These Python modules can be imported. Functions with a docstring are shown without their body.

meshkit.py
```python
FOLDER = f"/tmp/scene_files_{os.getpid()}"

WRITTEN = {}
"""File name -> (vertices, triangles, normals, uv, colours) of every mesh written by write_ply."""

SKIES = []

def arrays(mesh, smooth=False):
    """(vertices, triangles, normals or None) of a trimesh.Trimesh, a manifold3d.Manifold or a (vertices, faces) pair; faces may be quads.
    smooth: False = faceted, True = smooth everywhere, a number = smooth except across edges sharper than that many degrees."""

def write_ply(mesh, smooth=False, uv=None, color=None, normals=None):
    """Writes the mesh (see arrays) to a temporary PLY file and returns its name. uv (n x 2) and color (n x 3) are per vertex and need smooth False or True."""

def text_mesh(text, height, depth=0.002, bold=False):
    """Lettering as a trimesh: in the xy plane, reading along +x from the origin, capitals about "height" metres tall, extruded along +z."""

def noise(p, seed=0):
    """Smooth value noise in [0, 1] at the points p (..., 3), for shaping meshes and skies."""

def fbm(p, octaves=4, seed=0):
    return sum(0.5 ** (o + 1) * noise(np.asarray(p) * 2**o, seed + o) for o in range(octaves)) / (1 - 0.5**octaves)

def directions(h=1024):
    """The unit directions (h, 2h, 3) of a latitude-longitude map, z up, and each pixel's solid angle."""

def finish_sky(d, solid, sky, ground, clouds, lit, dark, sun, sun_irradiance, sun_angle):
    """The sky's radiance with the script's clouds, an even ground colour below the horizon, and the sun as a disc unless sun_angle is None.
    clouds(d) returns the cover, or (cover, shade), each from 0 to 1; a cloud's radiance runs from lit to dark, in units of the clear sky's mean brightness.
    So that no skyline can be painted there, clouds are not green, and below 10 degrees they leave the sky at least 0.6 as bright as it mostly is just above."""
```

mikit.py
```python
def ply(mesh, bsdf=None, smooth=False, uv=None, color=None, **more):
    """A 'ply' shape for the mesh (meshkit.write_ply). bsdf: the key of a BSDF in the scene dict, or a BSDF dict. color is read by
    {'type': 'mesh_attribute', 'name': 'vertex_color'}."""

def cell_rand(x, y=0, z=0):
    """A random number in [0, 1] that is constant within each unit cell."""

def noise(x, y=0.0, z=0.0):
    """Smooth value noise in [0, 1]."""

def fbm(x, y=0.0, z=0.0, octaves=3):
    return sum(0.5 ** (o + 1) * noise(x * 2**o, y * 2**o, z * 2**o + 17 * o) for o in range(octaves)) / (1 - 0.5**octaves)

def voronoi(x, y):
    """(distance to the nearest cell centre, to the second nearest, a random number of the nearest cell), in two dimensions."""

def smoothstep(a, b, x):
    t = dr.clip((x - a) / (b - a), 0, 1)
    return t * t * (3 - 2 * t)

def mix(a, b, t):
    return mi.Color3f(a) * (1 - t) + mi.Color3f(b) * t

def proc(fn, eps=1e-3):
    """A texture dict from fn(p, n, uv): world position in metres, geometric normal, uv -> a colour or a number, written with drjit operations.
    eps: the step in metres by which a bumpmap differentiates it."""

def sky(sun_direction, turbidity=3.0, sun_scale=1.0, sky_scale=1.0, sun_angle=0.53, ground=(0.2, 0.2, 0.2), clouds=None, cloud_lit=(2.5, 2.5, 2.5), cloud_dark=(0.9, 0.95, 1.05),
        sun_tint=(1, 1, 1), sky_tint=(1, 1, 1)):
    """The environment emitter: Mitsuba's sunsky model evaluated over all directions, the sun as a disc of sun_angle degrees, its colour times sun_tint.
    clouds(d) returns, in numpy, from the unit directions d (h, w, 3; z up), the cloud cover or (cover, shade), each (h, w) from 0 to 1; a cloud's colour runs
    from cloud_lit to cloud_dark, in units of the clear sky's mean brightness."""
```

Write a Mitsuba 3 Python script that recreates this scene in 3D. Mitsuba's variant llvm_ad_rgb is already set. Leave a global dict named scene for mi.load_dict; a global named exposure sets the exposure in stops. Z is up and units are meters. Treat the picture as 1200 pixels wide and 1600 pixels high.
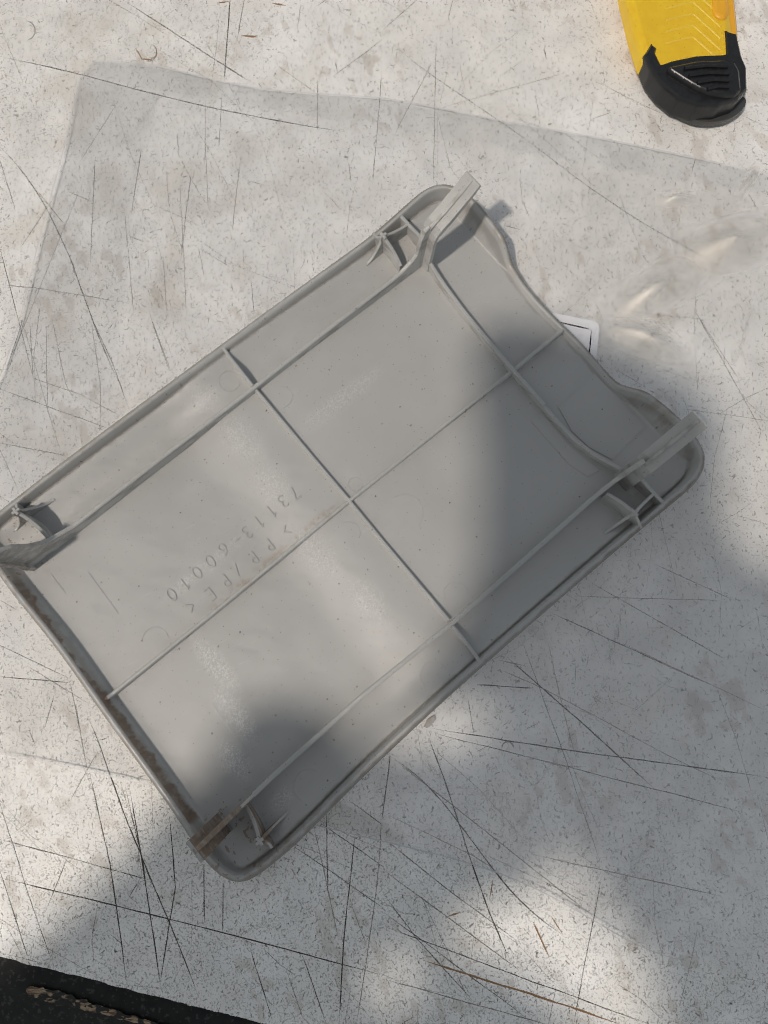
import math
import numpy as np, trimesh, drjit as dr, mitsuba as mi, mikit
import shapely
from shapely.geometry import Polygon, Point, LineString
from shapely import affinity
from scipy.spatial import Delaunay
from scipy.interpolate import splprep, splev
import meshkit
from mikit import noise, fbm, voronoi, cell_rand, smoothstep, mix
T = mi.ScalarTransform4f
RNG = np.random.default_rng(7)
scene, labels = {}, {}

# ------------------------------------------------------------------ camera, sky, exposure
FOC = 1200.0                       # focal length in pixels of a 1200 x 1600 frame
DIST = 0.267                       # lens to bench along the optical axis
_p, _r = math.radians(10.55), math.radians(0.15)
FW = np.array([math.sin(_r), math.sin(_p), -math.cos(_p)]); FW /= np.linalg.norm(FW)
RT = np.cross(FW, [0, 1, 0]); RT /= np.linalg.norm(RT)
UP = np.cross(RT, FW)
EYE = -FW * DIST
scene['camera'] = dict(type='perspective', fov=2 * math.degrees(math.atan(600 / FOC)), fov_axis='x', near_clip=0.01, far_clip=50.0,
                       to_world=T().look_at(origin=EYE.tolist(), target=(EYE + FW).tolist(), up=UP.tolist()))
SUN_EL, SUN_AZ = math.radians(59.0), math.radians(38.5)          # light travels towards azimuth 38.5
SUN = np.array([-math.cos(SUN_EL) * math.cos(SUN_AZ), -math.cos(SUN_EL) * math.sin(SUN_AZ), math.sin(SUN_EL)])
scene['sky'] = mikit.sky(SUN.tolist(), turbidity=3, sun_angle=2.6, sun_scale=0.56, sky_scale=1.42, sun_tint=(0.97, 1.045, 1.21), sky_tint=(1.27, 1.00, 0.68),
                         clouds=lambda d: 0.55 * np.ones(d.shape[:2]), cloud_lit=(1.25, 1.22, 1.2), cloud_dark=(1, 1, 1))
exposure = 1.36


def on_plane(u, v, z=0.0):
    """The point at height z (metres) that the photograph shows at pixel (u, v)."""
    d = RT * (u - 600) / FOC - UP * (v - 800) / FOC + FW
    return EYE + (z - EYE[2]) / d[2] * d


def bench_xy(pts, z=0.0):
    return np.array([on_plane(a, b, z)[:2] for a, b in pts])


# panel frame: u along its length, v across, z up (millimetres)
TH = 0.6936
DU = np.array([math.cos(TH), math.sin(TH)]); DV = np.array([-DU[1], DU[0]])
ORG = DU * -0.0071 + DV * 0.0095


def W(p):
    p = np.asarray(p, float)
    xy = ORG + p[:, :1] / 1000 * DU + p[:, 1:2] / 1000 * DV
    return np.column_stack([xy, p[:, 2] / 1000])


# ------------------------------------------------------------------ mesh helpers
def add(key, mesh, bsdf, smooth=35, **kw):
    base, n = key, 0
    while key in scene:
        n += 1
        key = f'{base}_{n:03d}'
    scene[key] = mikit.ply(mesh, bsdf, smooth=smooth, **kw)
    return key


def strip(pts, top, bot, t, c=0.25, world=True):
    """A standing wall along the polyline pts (mm), with top and bottom heights per point, thickness t and a chamfered top."""
    pts = np.asarray(pts, float)
    n = len(pts)
    top, bot, t = (np.broadcast_to(np.asarray(a, float), (n,)) for a in (top, bot, t))
    tan = np.gradient(pts, axis=0); tan /= np.linalg.norm(tan, axis=1, keepdims=True)
    nor = np.column_stack([-tan[:, 1], tan[:, 0]])
    rows = []
    for i in range(n):
        h = t[i] / 2
        cc = min(c, h * 0.8, max(0.02, (top[i] - bot[i]) * 0.5))
        prof = [(-h, bot[i]), (-h, top[i] - cc), (-h + cc, top[i]), (h - cc, top[i]), (h, top[i] - cc), (h, bot[i])]
        rows.append([[*(pts[i] + nor[i] * a), z] for a, z in prof])
    v = np.array(rows).reshape(-1, 3)
    f = []
    for i in range(n - 1):
        for j in range(6):
            a, b = i * 6 + j, i * 6 + (j + 1) % 6
            f += [[a, a + 6, b], [b, a + 6, b + 6]]
    for o, flip in ((0, 1), ((n - 1) * 6, 0)):
        for j in range(1, 5):
            tri = [o, o + j, o + j + 1]
            f.append(tri if flip else tri[::-1])
    m = trimesh.Trimesh(W(v) if world else v, f, process=False)
    m.fix_normals()
    return m


def densify(pts, vals, step=1.0):
    pts = np.asarray(pts, float); vals = np.asarray(vals, float)
    s = np.r_[0, np.cumsum(np.linalg.norm(np.diff(pts, axis=0), axis=1))]
    q = np.linspace(0, s[-1], max(2, int(s[-1] / step) + 1))
    q = np.unique(np.r_[q, s])
    return np.column_stack([np.interp(q, s, pts[:, 0]), np.interp(q, s, pts[:, 1])]), np.interp(q, s, vals)


def resample(pts, n, smooth=0.0, closed=True):
    pts = np.asarray(pts, float)
    if closed:
        pts = np.vstack([pts, pts[:1]])
    tck, _ = splprep(pts.T, s=smooth, per=closed, k=3)
    q = np.array(splev(np.linspace(0, 1, 4000), tck)).T
    s = np.r_[0, np.cumsum(np.linalg.norm(np.diff(q, axis=0), axis=1))]
    x = np.linspace(0, s[-1], n, endpoint=not closed)
    return np.column_stack([np.interp(x, s, q[:, 0]), np.interp(x, s, q[:, 1])])


def poly_resample(pts, step):
    """Closed polygon with straight sides, resampled with its corners kept."""
    pts = np.asarray(pts, float); out = []
    for a, b in zip(pts, np.roll(pts, -1, axis=0)):
        n = max(1, int(np.linalg.norm(b - a) / step))
        out += [a + (b - a) * i / n for i in range(n)]
    return np.array(out)


def normals2(ring):
    t = np.roll(ring, -1, axis=0) - np.roll(ring, 1, axis=0)
    t /= np.linalg.norm(t, axis=1, keepdims=True) + 1e-12
    area = 0.5 * np.sum(ring[:, 0] * np.roll(ring[:, 1], -1) - ring[:, 1] * np.roll(ring[:, 0], -1))
    inn = np.column_stack([-t[:, 1], t[:, 0]])
    return inn if area > 0 else -inn


def loft(ring, prof, cap_top=True, cap_bot=True):
    """Closed outline lofted through (inset, z) steps, bottom to top; metres."""
    ring = np.asarray(ring, float)
    if 0.5 * np.sum(ring[:, 0] * np.roll(ring[:, 1], -1) - ring[:, 1] * np.roll(ring[:, 0], -1)) < 0:
        ring = ring[::-1]
    inn, n = normals2(ring), len(ring)
    v, f = [], []
    for k, (ins, z) in enumerate(prof):
        r = ring + inn * ins
        v.append(np.column_stack([r, np.full(n, z)]))
        if k:
            a = np.arange(n) + (k - 1) * n; b = np.roll(np.arange(n), -1) + (k - 1) * n
            f += [np.column_stack([a, b, a + n]), np.column_stack([b, b + n, a + n])]
    v = np.vstack(v); f = np.vstack(f)
    for which, flag in ((len(prof) - 1, cap_top), (0, cap_bot)):
        if flag:
            r = v[which * n:(which + 1) * n, :2]
            vt, ft = trimesh.creation.triangulate_polygon(Polygon(r).buffer(0), engine='earcut')
            ft = np.asarray(ft) + len(v)
            vt = np.column_stack([vt, np.full(len(vt), prof[which][1])])
            e1, e2 = vt[ft[:, 1] - len(v)] - vt[ft[:, 0] - len(v)], vt[ft[:, 2] - len(v)] - vt[ft[:, 0] - len(v)]
            up = (e1[:, 0] * e2[:, 1] - e1[:, 1] * e2[:, 0]) > 0
            want = which != 0
            ft[up != want] = ft[up != want][:, ::-1]
            v = np.vstack([v, vt]); f = np.vstack([f, ft])
    return trimesh.Trimesh(v, f, process=False)


def ribbons(lines, z, rng, wob=0.00012):
    """Thin flat marks lying at height z: lines = [(xy points in metres, width in metres)], tapered and slightly uneven."""
    vs, fs, o = [], [], 0
    for pts, w in lines:
        pts = np.asarray(pts, float)
        if len(pts) > 2:
            q = resample(pts, 12 * len(pts), closed=False) if len(pts) > 3 else densify(pts, np.zeros(len(pts)), 0.002)[0]
        else:
            q = densify(pts, np.zeros(2), 0.002)[0]
        n = len(q)
        t = np.gradient(q, axis=0); t /= np.linalg.norm(t, axis=1, keepdims=True) + 1e-12
        nn = np.column_stack([-t[:, 1], t[:, 0]])
        q = q + nn * (np.convolve(rng.normal(0, 1, n + 4), np.ones(5) / 5, 'valid')[:, None] * wob)
        s = np.linspace(0, 1, n)
        ww = w * np.clip(np.minimum(s, 1 - s) * 8, 0.15, 1) * rng.uniform(0.55, 1.1, n)
        zz = np.full(n, z)
        vs += [np.column_stack([q + nn * ww[:, None] / 2, zz]), np.column_stack([q - nn * ww[:, None] / 2, zz])]
        i = np.arange(n - 1)
        fs += [np.column_stack([o + i, o + n + i, o + i + 1]), np.column_stack([o + i + 1, o + n + i, o + n + i + 1])]
        o += 2 * n
    return trimesh.Trimesh(np.vstack(vs), np.vstack(fs), process=False)


# ------------------------------------------------------------------ materials
def fleck(x, y, cell, keep, ln, wd, seed):
    """Short dark dashes scattered one to a cell; x, y in mm. Returns 0..1."""
    a, b = x / cell, y / cell
    ia, ib = dr.floor(a), dr.floor(b)
    r1, r2, r3, r4 = (cell_rand(ia, ib, seed + k) for k in range(4))
    fa, fb = (a - ia - 0.3 - 0.4 * r1) * cell, (b - ib - 0.3 - 0.4 * r2) * cell
    an = r3 * 6.2832
    s, c = dr.sin(an), dr.cos(an)
    al, ac = fa * c + fb * s, -fa * s + fb * c + 0.12 * wd * dr.sin(fa * 9 / ln)
    h = ln * (0.25 + 0.75 * cell_rand(ia, ib, seed + 5))
    d = dr.sqrt(dr.square(dr.maximum(dr.abs(al) - h, 0)) + dr.square(ac))
    return dr.select(r4 < keep, 1 - smoothstep(0.5 * wd, 1.2 * wd, d), 0.0) * (0.35 + 0.65 * cell_rand(ia, ib, seed + 6))


def bench_color(p, n, uv):
    x, y = p.x * 1000, p.y * 1000
    big = fbm(x / 38, y / 38, 3.0, octaves=4)
    mid = fbm(x / 9, y / 9, 9.0, octaves=3)
    c = mix((0.725, 0.712, 0.685), (0.785, 0.778, 0.76), smoothstep(0.35, 0.7, big))
    c = c * (0.88 + 0.24 * mid)
    left = smoothstep(20.0, -90.0, x) * smoothstep(-20.0, 60.0, y)
    c = mix(c, (0.50, 0.44, 0.35), 0.28 * smoothstep(0.5, 0.75, fbm(x / 13, y / 13, 27.0, octaves=5)) * (0.35 + 0.65 * left))
    # ingrained grime is heavier towards the worn front edge
    front = smoothstep(-40.0, -120.0, y + 0.22 * x + 40 * (big - 0.5))
    wx, wy = 2 * noise(x / 1.9, y / 1.9, 61.0), 2 * noise(x / 1.9, y / 1.9, 67.0)
    dens = 0.25 + 0.75 * front
    c = c * (0.97 + 0.16 * front)
    d = 1.0 - (1 - 0.80 * fleck(x * 0.86 + y * 0.51 + 1.1 * wx, y * 0.86 - x * 0.51 + 1.1 * wy, 1.5, 0.30 + 0.36 * front + 0.3 * left, 0.42, 0.15, 11)) * (1 - 0.70 * fleck(x * 0.29 - y * 0.957 + 0.9 * wy, y * 0.29 + x * 0.957 + 0.9 * wx, 1.1, 0.22 + 0.42 * front + 0.26 * left, 0.30, 0.14, 31)) \
        * (1 - 0.75 * fleck(x * 0.8 + y * 0.6, y * 0.8 - x * 0.6, 3.6, 0.70, 0.62, 0.21, 51)) * (1 - 0.6 * fleck(x + 9, y - 5, 2.3, 0.36, 0.42, 0.17, 71))
    grain = fbm(x * 2.6, y * 2.6, 5.0, octaves=2)
    d2 = smoothstep(0.60, 0.78, grain) * (0.12 + 0.25 * front)
    c = mix(c, (0.10, 0.09, 0.075), dr.clip(d + d2, 0, 1))
    # smears of old dirt and glue
    smear = smoothstep(0.58, 0.72, fbm(x / 4.0 + 0.3 * y / 5, y / 6.0, 21.0, octaves=6)) * smoothstep(0.45, 0.65, fbm(x / 30, y / 30, 41.0, octaves=2))
    c = mix(c, (0.33, 0.27, 0.20), 0.30 * smear)
    return c


def bench_bump(p, n, uv):
    x, y = p.x * 1000, p.y * 1000
    return 0.00003 * fbm(x * 1.3, y * 1.3, 1.0, octaves=3) + 0.00004 * noise(x / 6, y / 6)


scene['bench_top_mat'] = {'type': 'twosided', 'bsdf': {'type': 'bumpmap', 'scale': 1.0, 'tex': mikit.proc(bench_bump, 2e-4),
    'bsdf': {'type': 'principled', 'base_color': mikit.proc(bench_color), 'roughness': 0.5, 'specular': 0.35}}}
scene['cut_mat'] = {'type': 'twosided', 'bsdf': {'type': 'diffuse', 'reflectance': {'type': 'rgb', 'value': (0.075, 0.068, 0.06)}}}
scene['cut_light_mat'] = {'type': 'twosided', 'bsdf': {'type': 'diffuse', 'reflectance': {'type': 'rgb', 'value': (0.21, 0.19, 0.165)}}}
scene['smudge_mat'] = {'type': 'twosided', 'bsdf': {'type': 'diffuse', 'reflectance': {'type': 'rgb', 'value': (0.22, 0.205, 0.185)}}}
scene['brown_mat'] = {'type': 'twosided', 'bsdf': {'type': 'diffuse', 'reflectance': {'type': 'rgb', 'value': (0.26, 0.16, 0.09)}}}


def edge_color(p, n, uv):
    x, y = p.x * 1000, p.y * 1000
    c = mix((0.008, 0.0085, 0.0085), (0.02, 0.02, 0.0195), fbm(x / 2, y / 2, 1.0))
    chips = smoothstep(0.66, 0.72, fbm(x * 1.1, y * 1.1, 8.0, octaves=3))
    return mix(c, (0.08, 0.075, 0.07), 0.5 * chips)


scene['edge_mat'] = {'type': 'principled', 'base_color': mikit.proc(edge_color), 'roughness': 0.6, 'specular': 0.2}


def wood_color(p, n, uv):
    x, y = p.x * 1000, p.y * 1000
    g = fbm(x * 0.5 + y * 0.15, y * 2.4, 2.0, octaves=4)
    c = mix((0.10, 0.06, 0.035), (0.34, 0.25, 0.17), smoothstep(0.3, 0.7, g))
    return mix(c, (0.012, 0.012, 0.011), smoothstep(0.44, 0.56, fbm(x * 0.45, y * 0.8, 14.0, octaves=5)))


scene['wood_mat'] = {'type': 'twosided', 'bsdf': {'type': 'principled', 'base_color': mikit.proc(wood_color), 'roughness': 0.8}}

A0, A1, B0, B1 = (float(a) for a in (DU[0], DU[1], DV[0], DV[1]))
OX, OY = float(ORG[0]), float(ORG[1])


def panel_uv(p):
    x, y = p.x - OX, p.y - OY
    return (x * A0 + y * A1) * 1000, (x * B0 + y * B1) * 1000


SCUFFS_AND_GLINTS = [(-15, 42, 9, 16, 35), (-17, 22, 8, 12, 35), (-20, -6, 8, 15, 38), (-17, -30, 7, 14, 38), (-16, 60, 8, 8, 35), (-69, -14, 5, 16, 72), (-74, -31, 6, 15, 62), (-83, -42, 6, 10, 40),
          (20, 30, 26, 5, 18), (-52, 14, 22, 4, 20), (-78, -61, 6, 4, 60)]


def scuff_glint_mask(u, v):
    s = mi.Float(0)
    for cu, cv, lu, lv, _ in SCUFFS_AND_GLINTS:
        s = dr.maximum(s, 1 - smoothstep(0.15, 1.0, dr.sqrt(dr.square((u - cu) / lu) + dr.square((v - cv) / lv))))
    return s


def scuff_glint_lines(u, v):
    a = noise(u * 1.1 + v * 1.5, (v - u * 0.55) * 7.0, 3.0)
    b = noise(u * 2.3 - v * 2.0, (v * 0.7 + u) * 6.0, 7.0)
    return smoothstep(0.56, 0.86, a) + smoothstep(0.60, 0.9, b)


def panel_color(p, n, uv, shell=False):
    u, v = panel_uv(p)
    z = p.z * 1000
    m = fbm(u / 24, v / 24, 2.0, octaves=4)
    c = mix((0.345, 0.343, 0.332), (0.388, 0.386, 0.375), m)
    # pale scuffs; those along the sheen band are painted highlight glints
    c = mix(c, (0.58, 0.58, 0.575), (0.42 + 0.35 * (1 - smoothstep(-62, -56, u))) * dr.clip(scuff_glint_mask(u, v) * scuff_glint_lines(u, v), 0, 1))
    # fine long hair scratches
    h = smoothstep(0.86, 0.97, noise((u * 0.35 - v * 0.1), (v + 0.25 * u) * 3.2, 12.0)) * smoothstep(0.5, 0.72, fbm(u / 16, v / 16, 6.0, octaves=2))
    c = mix(c, (0.5, 0.5, 0.49), 0.22 * h)
    # specks of dirt
    dots = fleck(u, v, 3.4, 0.36, 0.12, 0.13, 5) + 0.8 * fleck(u + 1.7, v + 0.9, 1.6, 0.16, 0.05, 0.09, 25) + fleck(u - 3, v + 7, 9.0, 0.30, 0.15, 0.30, 45)
    c = mix(c, (0.10, 0.075, 0.055), 0.85 * dr.clip(dots, 0, 1))
    # film of brown dust gathered against the middle rib, the ends and the rims
    g1 = (1 - smoothstep(0.4, 3.2, dr.abs(v - 1.2))) * smoothstep(-66, -50, u) * (1 - smoothstep(-8, -2, u))
    edge = smoothstep(96.5, 100, u) + smoothstep(69.3, 71.5, dr.abs(v) - 0.012 * u * 0) + smoothstep(-102.5, -104.5, u)
    w = fbm(u / 2.2, v / 2.2, 15.0, octaves=3)
    c = mix(c, (0.25, 0.19, 0.13), dr.clip(0.45 * g1 * smoothstep(0.45, 0.75, w) + 0.42 * dr.clip(edge, 0, 1) * smoothstep(0.35, 0.75, w), 0, 0.8))
    # rust stain carried down the left end wall and over the lower left hook and bracket
    jag = 1.3 * (fbm(v / 3.0, z / 9, 33.0, octaves=5) - 0.5)
    wall = (1 - smoothstep(-102.1, -101.5, u + 1.6 * jag)) * (0.7 + 0.3 * smoothstep(0.3, 0.5, fbm(u / 1.1, v / 1.6, 61.0, octaves=3))) * smoothstep(-50, -47, v) * (1 - smoothstep(44, 55, v + 10 * (w - 0.5))) * smoothstep(-104.9, -104.2, u) * (1 - smoothstep(9.0, 9.6, z))
    hook = smoothstep(5.0, 6.0, z + 1.5 * (w - 0.5)) * smoothstep(-76, -79, u) * smoothstep(-47, -49, v) * (1 - smoothstep(69.5, 70.5, -v)) * (1 - smoothstep(0.55, 0.7, n.z)) * smoothstep(-104.2, -103.5, u)
    hook2 = smoothstep(6.5, 7.5, z + 2 * (w - 0.5)) * smoothstep(-74, -77, u) * smoothstep(47, 49, v) * (1 - smoothstep(66.5, 67.5, v)) * (1 - smoothstep(0.5, 0.6, n.z)) * smoothstep(0.40, 0.62, w) * smoothstep(-104.2, -103.5, u)
    w3 = fbm(u / 2.0, v / 2.0, z / 2.0 + 11.0, octaves=3)
    hook2 = smoothstep(7.0, 9.0, z) * smoothstep(-72, -76, u) * smoothstep(46, 49, v) * (1 - smoothstep(66.0, 67.5, v)) * (1 - smoothstep(0.5, 0.6, n.z)) * 0.6 * smoothstep(0.3, 0.7, w3)
    if shell:
        hook, hook2 = mi.Float(0), mi.Float(0)
    else:
        hook = hook * (0.55 + 0.45 * smoothstep(0.2, 0.6, w3))
    rust = mix((0.105, 0.062, 0.040), (0.215, 0.135, 0.085), fbm(u / 0.9, v / 0.9, 19.0, octaves=3))
    c = mix(c, rust, dr.clip(0.92 * wall + 0.9 * hook + 0.6 * hook2, 0, 0.95))
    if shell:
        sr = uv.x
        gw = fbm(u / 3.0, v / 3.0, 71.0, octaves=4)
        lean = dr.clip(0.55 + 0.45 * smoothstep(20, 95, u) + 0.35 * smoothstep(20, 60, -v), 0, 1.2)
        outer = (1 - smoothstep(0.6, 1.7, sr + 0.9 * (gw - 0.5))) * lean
        inner = smoothstep(2.6, 3.1, sr) * (1 - smoothstep(3.5, 4.6, sr + 1.5 * (gw - 0.5)))  # shade in the crease at the rim foot, painted dark
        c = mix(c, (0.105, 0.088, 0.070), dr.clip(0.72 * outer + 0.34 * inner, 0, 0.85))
    if not shell:  # shade of steep side faces painted in, with a brown grime tint
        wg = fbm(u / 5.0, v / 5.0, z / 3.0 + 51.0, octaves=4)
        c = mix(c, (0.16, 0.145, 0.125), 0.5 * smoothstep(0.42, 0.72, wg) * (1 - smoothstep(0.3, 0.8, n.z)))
    spots = smoothstep(0.70, 0.76, fbm(u / 1.2, v / 1.2, 27.0, octaves=3)) * dr.clip((1 - smoothstep(-92, -82, u)) * smoothstep(48, 52, dr.abs(v)), 0, 1)
    return mix(c, (0.20, 0.13, 0.09), 0.7 * spots)


def panel_rough(p, n, uv):
    u, v = panel_uv(p)
    streak = fbm(u / 2.2 + v / 3.0, v / 9.0 - u / 14, 81.0, octaves=4)
    blot = fbm(u / 14, v / 14, 83.0, octaves=3)
    return 0.30 + 0.20 * smoothstep(0.3, 0.7, 0.55 * streak + 0.45 * blot) + 0.10 * dr.clip(scuff_glint_mask(u, v) * scuff_glint_lines(u, v), 0, 1)


def shell_color(p, n, uv):
    return panel_color(p, n, uv, True)


def panel_bump(p, n, uv):
    u, v = panel_uv(p)
    return 0.0000045 * fbm(u * 3.0, v * 3.0, p.z * 3000, octaves=2) + 0.00003 * scuff_glint_mask(u, v) * scuff_glint_lines(u, v) + 0.00006 * noise(u / 9, v / 9, 4.0)


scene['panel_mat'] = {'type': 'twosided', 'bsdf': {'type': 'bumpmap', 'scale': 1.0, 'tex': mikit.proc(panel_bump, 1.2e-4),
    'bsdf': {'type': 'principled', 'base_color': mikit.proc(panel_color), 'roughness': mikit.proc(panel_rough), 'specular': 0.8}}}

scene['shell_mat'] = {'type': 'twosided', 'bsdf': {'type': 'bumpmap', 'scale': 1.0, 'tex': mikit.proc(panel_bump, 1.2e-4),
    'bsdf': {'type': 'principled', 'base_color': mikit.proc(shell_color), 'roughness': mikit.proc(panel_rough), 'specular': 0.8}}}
scene['film_mat'] = {'type': 'thindielectric', 'int_ior': 1.5, 'specular_transmittance': {'type': 'rgb', 'value': (0.985, 0.985, 0.985)}}
scene['film_upper_mat'] = {'type': 'thindielectric', 'int_ior': 1.62}
scene['film_fold_mat'] = {'type': 'thindielectric', 'int_ior': 1.5, 'specular_transmittance': {'type': 'rgb', 'value': (0.989, 0.990, 0.991)}}


def yellow_color(p, n, uv):
    x, y = p.x * 1000, p.y * 1000
    g = fbm(x / 3, y / 3, 4.0, octaves=4)
    c = mix((0.70, 0.42, 0.012), (0.74, 0.50, 0.02), g)
    return mix(c, (0.25, 0.15, 0.03), 0.8 * fleck(x, y, 2.0, 0.4, 0.25, 0.08, 3))


scene['yellow_mat'] = {'type': 'principled', 'base_color': mikit.proc(yellow_color), 'roughness': 0.38, 'specular': 0.5}
scene['orange_mat'] = {'type': 'principled', 'base_color': {'type': 'rgb', 'value': (0.72, 0.36, 0.015)}, 'roughness': 0.25, 'specular': 0.5, 'clearcoat': 0.4}
scene['chevron_mat'] = {'type': 'principled', 'base_color': {'type': 'rgb', 'value': (0.72, 0.50, 0.05)}, 'roughness': 0.35}


def black_color(p, n, uv):
    x, y = p.x * 1000, p.y * 1000
    return mix((0.007, 0.0075, 0.0085), (0.017, 0.0175, 0.019), fbm(x, y, 6.0, octaves=3))


scene['black_plastic_mat'] = {'type': 'principled', 'base_color': mikit.proc(black_color), 'roughness': 0.3, 'specular': 0.4}
scene['clear_edge_mat'] = {'type': 'principled', 'base_color': {'type': 'rgb', 'value': (0.045, 0.045, 0.045)}, 'roughness': 0.35}
scene['paper_mat'] = {'type': 'twosided', 'bsdf': {'type': 'principled', 'base_color': {'type': 'rgb', 'value': (0.78, 0.78, 0.80)}, 'roughness': 0.6}}
scene['ink_mat'] = {'type': 'twosided', 'bsdf': {'type': 'diffuse', 'reflectance': {'type': 'rgb', 'value': (0.02, 0.02, 0.025)}}}
scene['blocker_mat'] = {'type': 'twosided', 'bsdf': {'type': 'diffuse', 'reflectance': {'type': 'rgb', 'value': (0.30, 0.295, 0.29)}}}
scene['floor_mat'] = {'type': 'diffuse', 'reflectance': {'type': 'rgb', 'value': (0.08, 0.078, 0.075)}}

# ------------------------------------------------------------------ setting: floor and bench
labels['floor'] = {'label': 'dark workshop floor below the bench', 'kind': 'structure'}
fl = trimesh.creation.box((12, 12, 0.1)); fl.apply_translation((0, 0, -0.95))
add('floor', fl, 'floor_mat', False)

e0, e1 = bench_xy([(0, 1495), (420, 1601)])            # front edge of the white top
ed = (e1 - e0) / np.linalg.norm(e1 - e0); en = np.array([-ed[1], ed[0]])
c0 = e0 - ed * 0.7
# worn front edge: small irregular nicks
xs = np.arange(0, 1.6, 0.0006)
nick = 0.0005 * (meshkit.fbm(np.column_stack([xs * 220, xs * 0, xs * 0]), 5, 3) - 0.5) * 2
front = c0 + ed * xs[:, None] + en * nick[:, None]
outline = np.vstack([front, [front[-1] + en * 1.1, front[0] + en * 1.1]])
top = trimesh.creation.extrude_polygon(Polygon(outline), 0.03, engine='earcut'); top.apply_translation((0, 0, -0.03))
add('workbench__top', top, 'bench_top_mat', False)
labels['workbench'] = {'label': 'white speckled workbench top covered in knife cuts, with a dark front edge', 'category': 'workbench'}


def edge_pt(s, o, z):
    q = c0 + ed * s - en * o
    return [q[0], q[1], z]


# black front edging: a rail set a little lower, rounded outwards
prof = [(-0.0012, -0.004), (0.0, -0.0015), (0.0035, -0.0012), (0.0085, -0.0016), (0.0105, -0.0035), (0.0145, -0.0055), (0.024, -0.008), (0.034, -0.0125), (0.040, -0.022), (0.041, -0.04)]
ss = np.linspace(0, 1.6, 260)
v = np.array([[edge_pt(s, o, z + 0.0008 * (meshkit.noise(np.array([s * 90, o * 300, 0.5])) - 0.5)) for o, z in prof] for s in ss]).reshape(-1, 3)
n = len(prof)
f = []
for i in range(len(ss) - 1):
    for j in range(n - 1):
        a = i * n + j
        f += [[a, a + 1, a + n], [a + 1, a + n + 1, a + n]]
m = trimesh.Trimesh(v, f, process=False)
if m.face_normals[:, 2].mean() < 0:
    m.invert()
add('workbench__front_edging', m, 'edge_mat', 50)
labels['workbench__front_edging'] = {'label': 'black worn edging along the front of the bench'}
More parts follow.
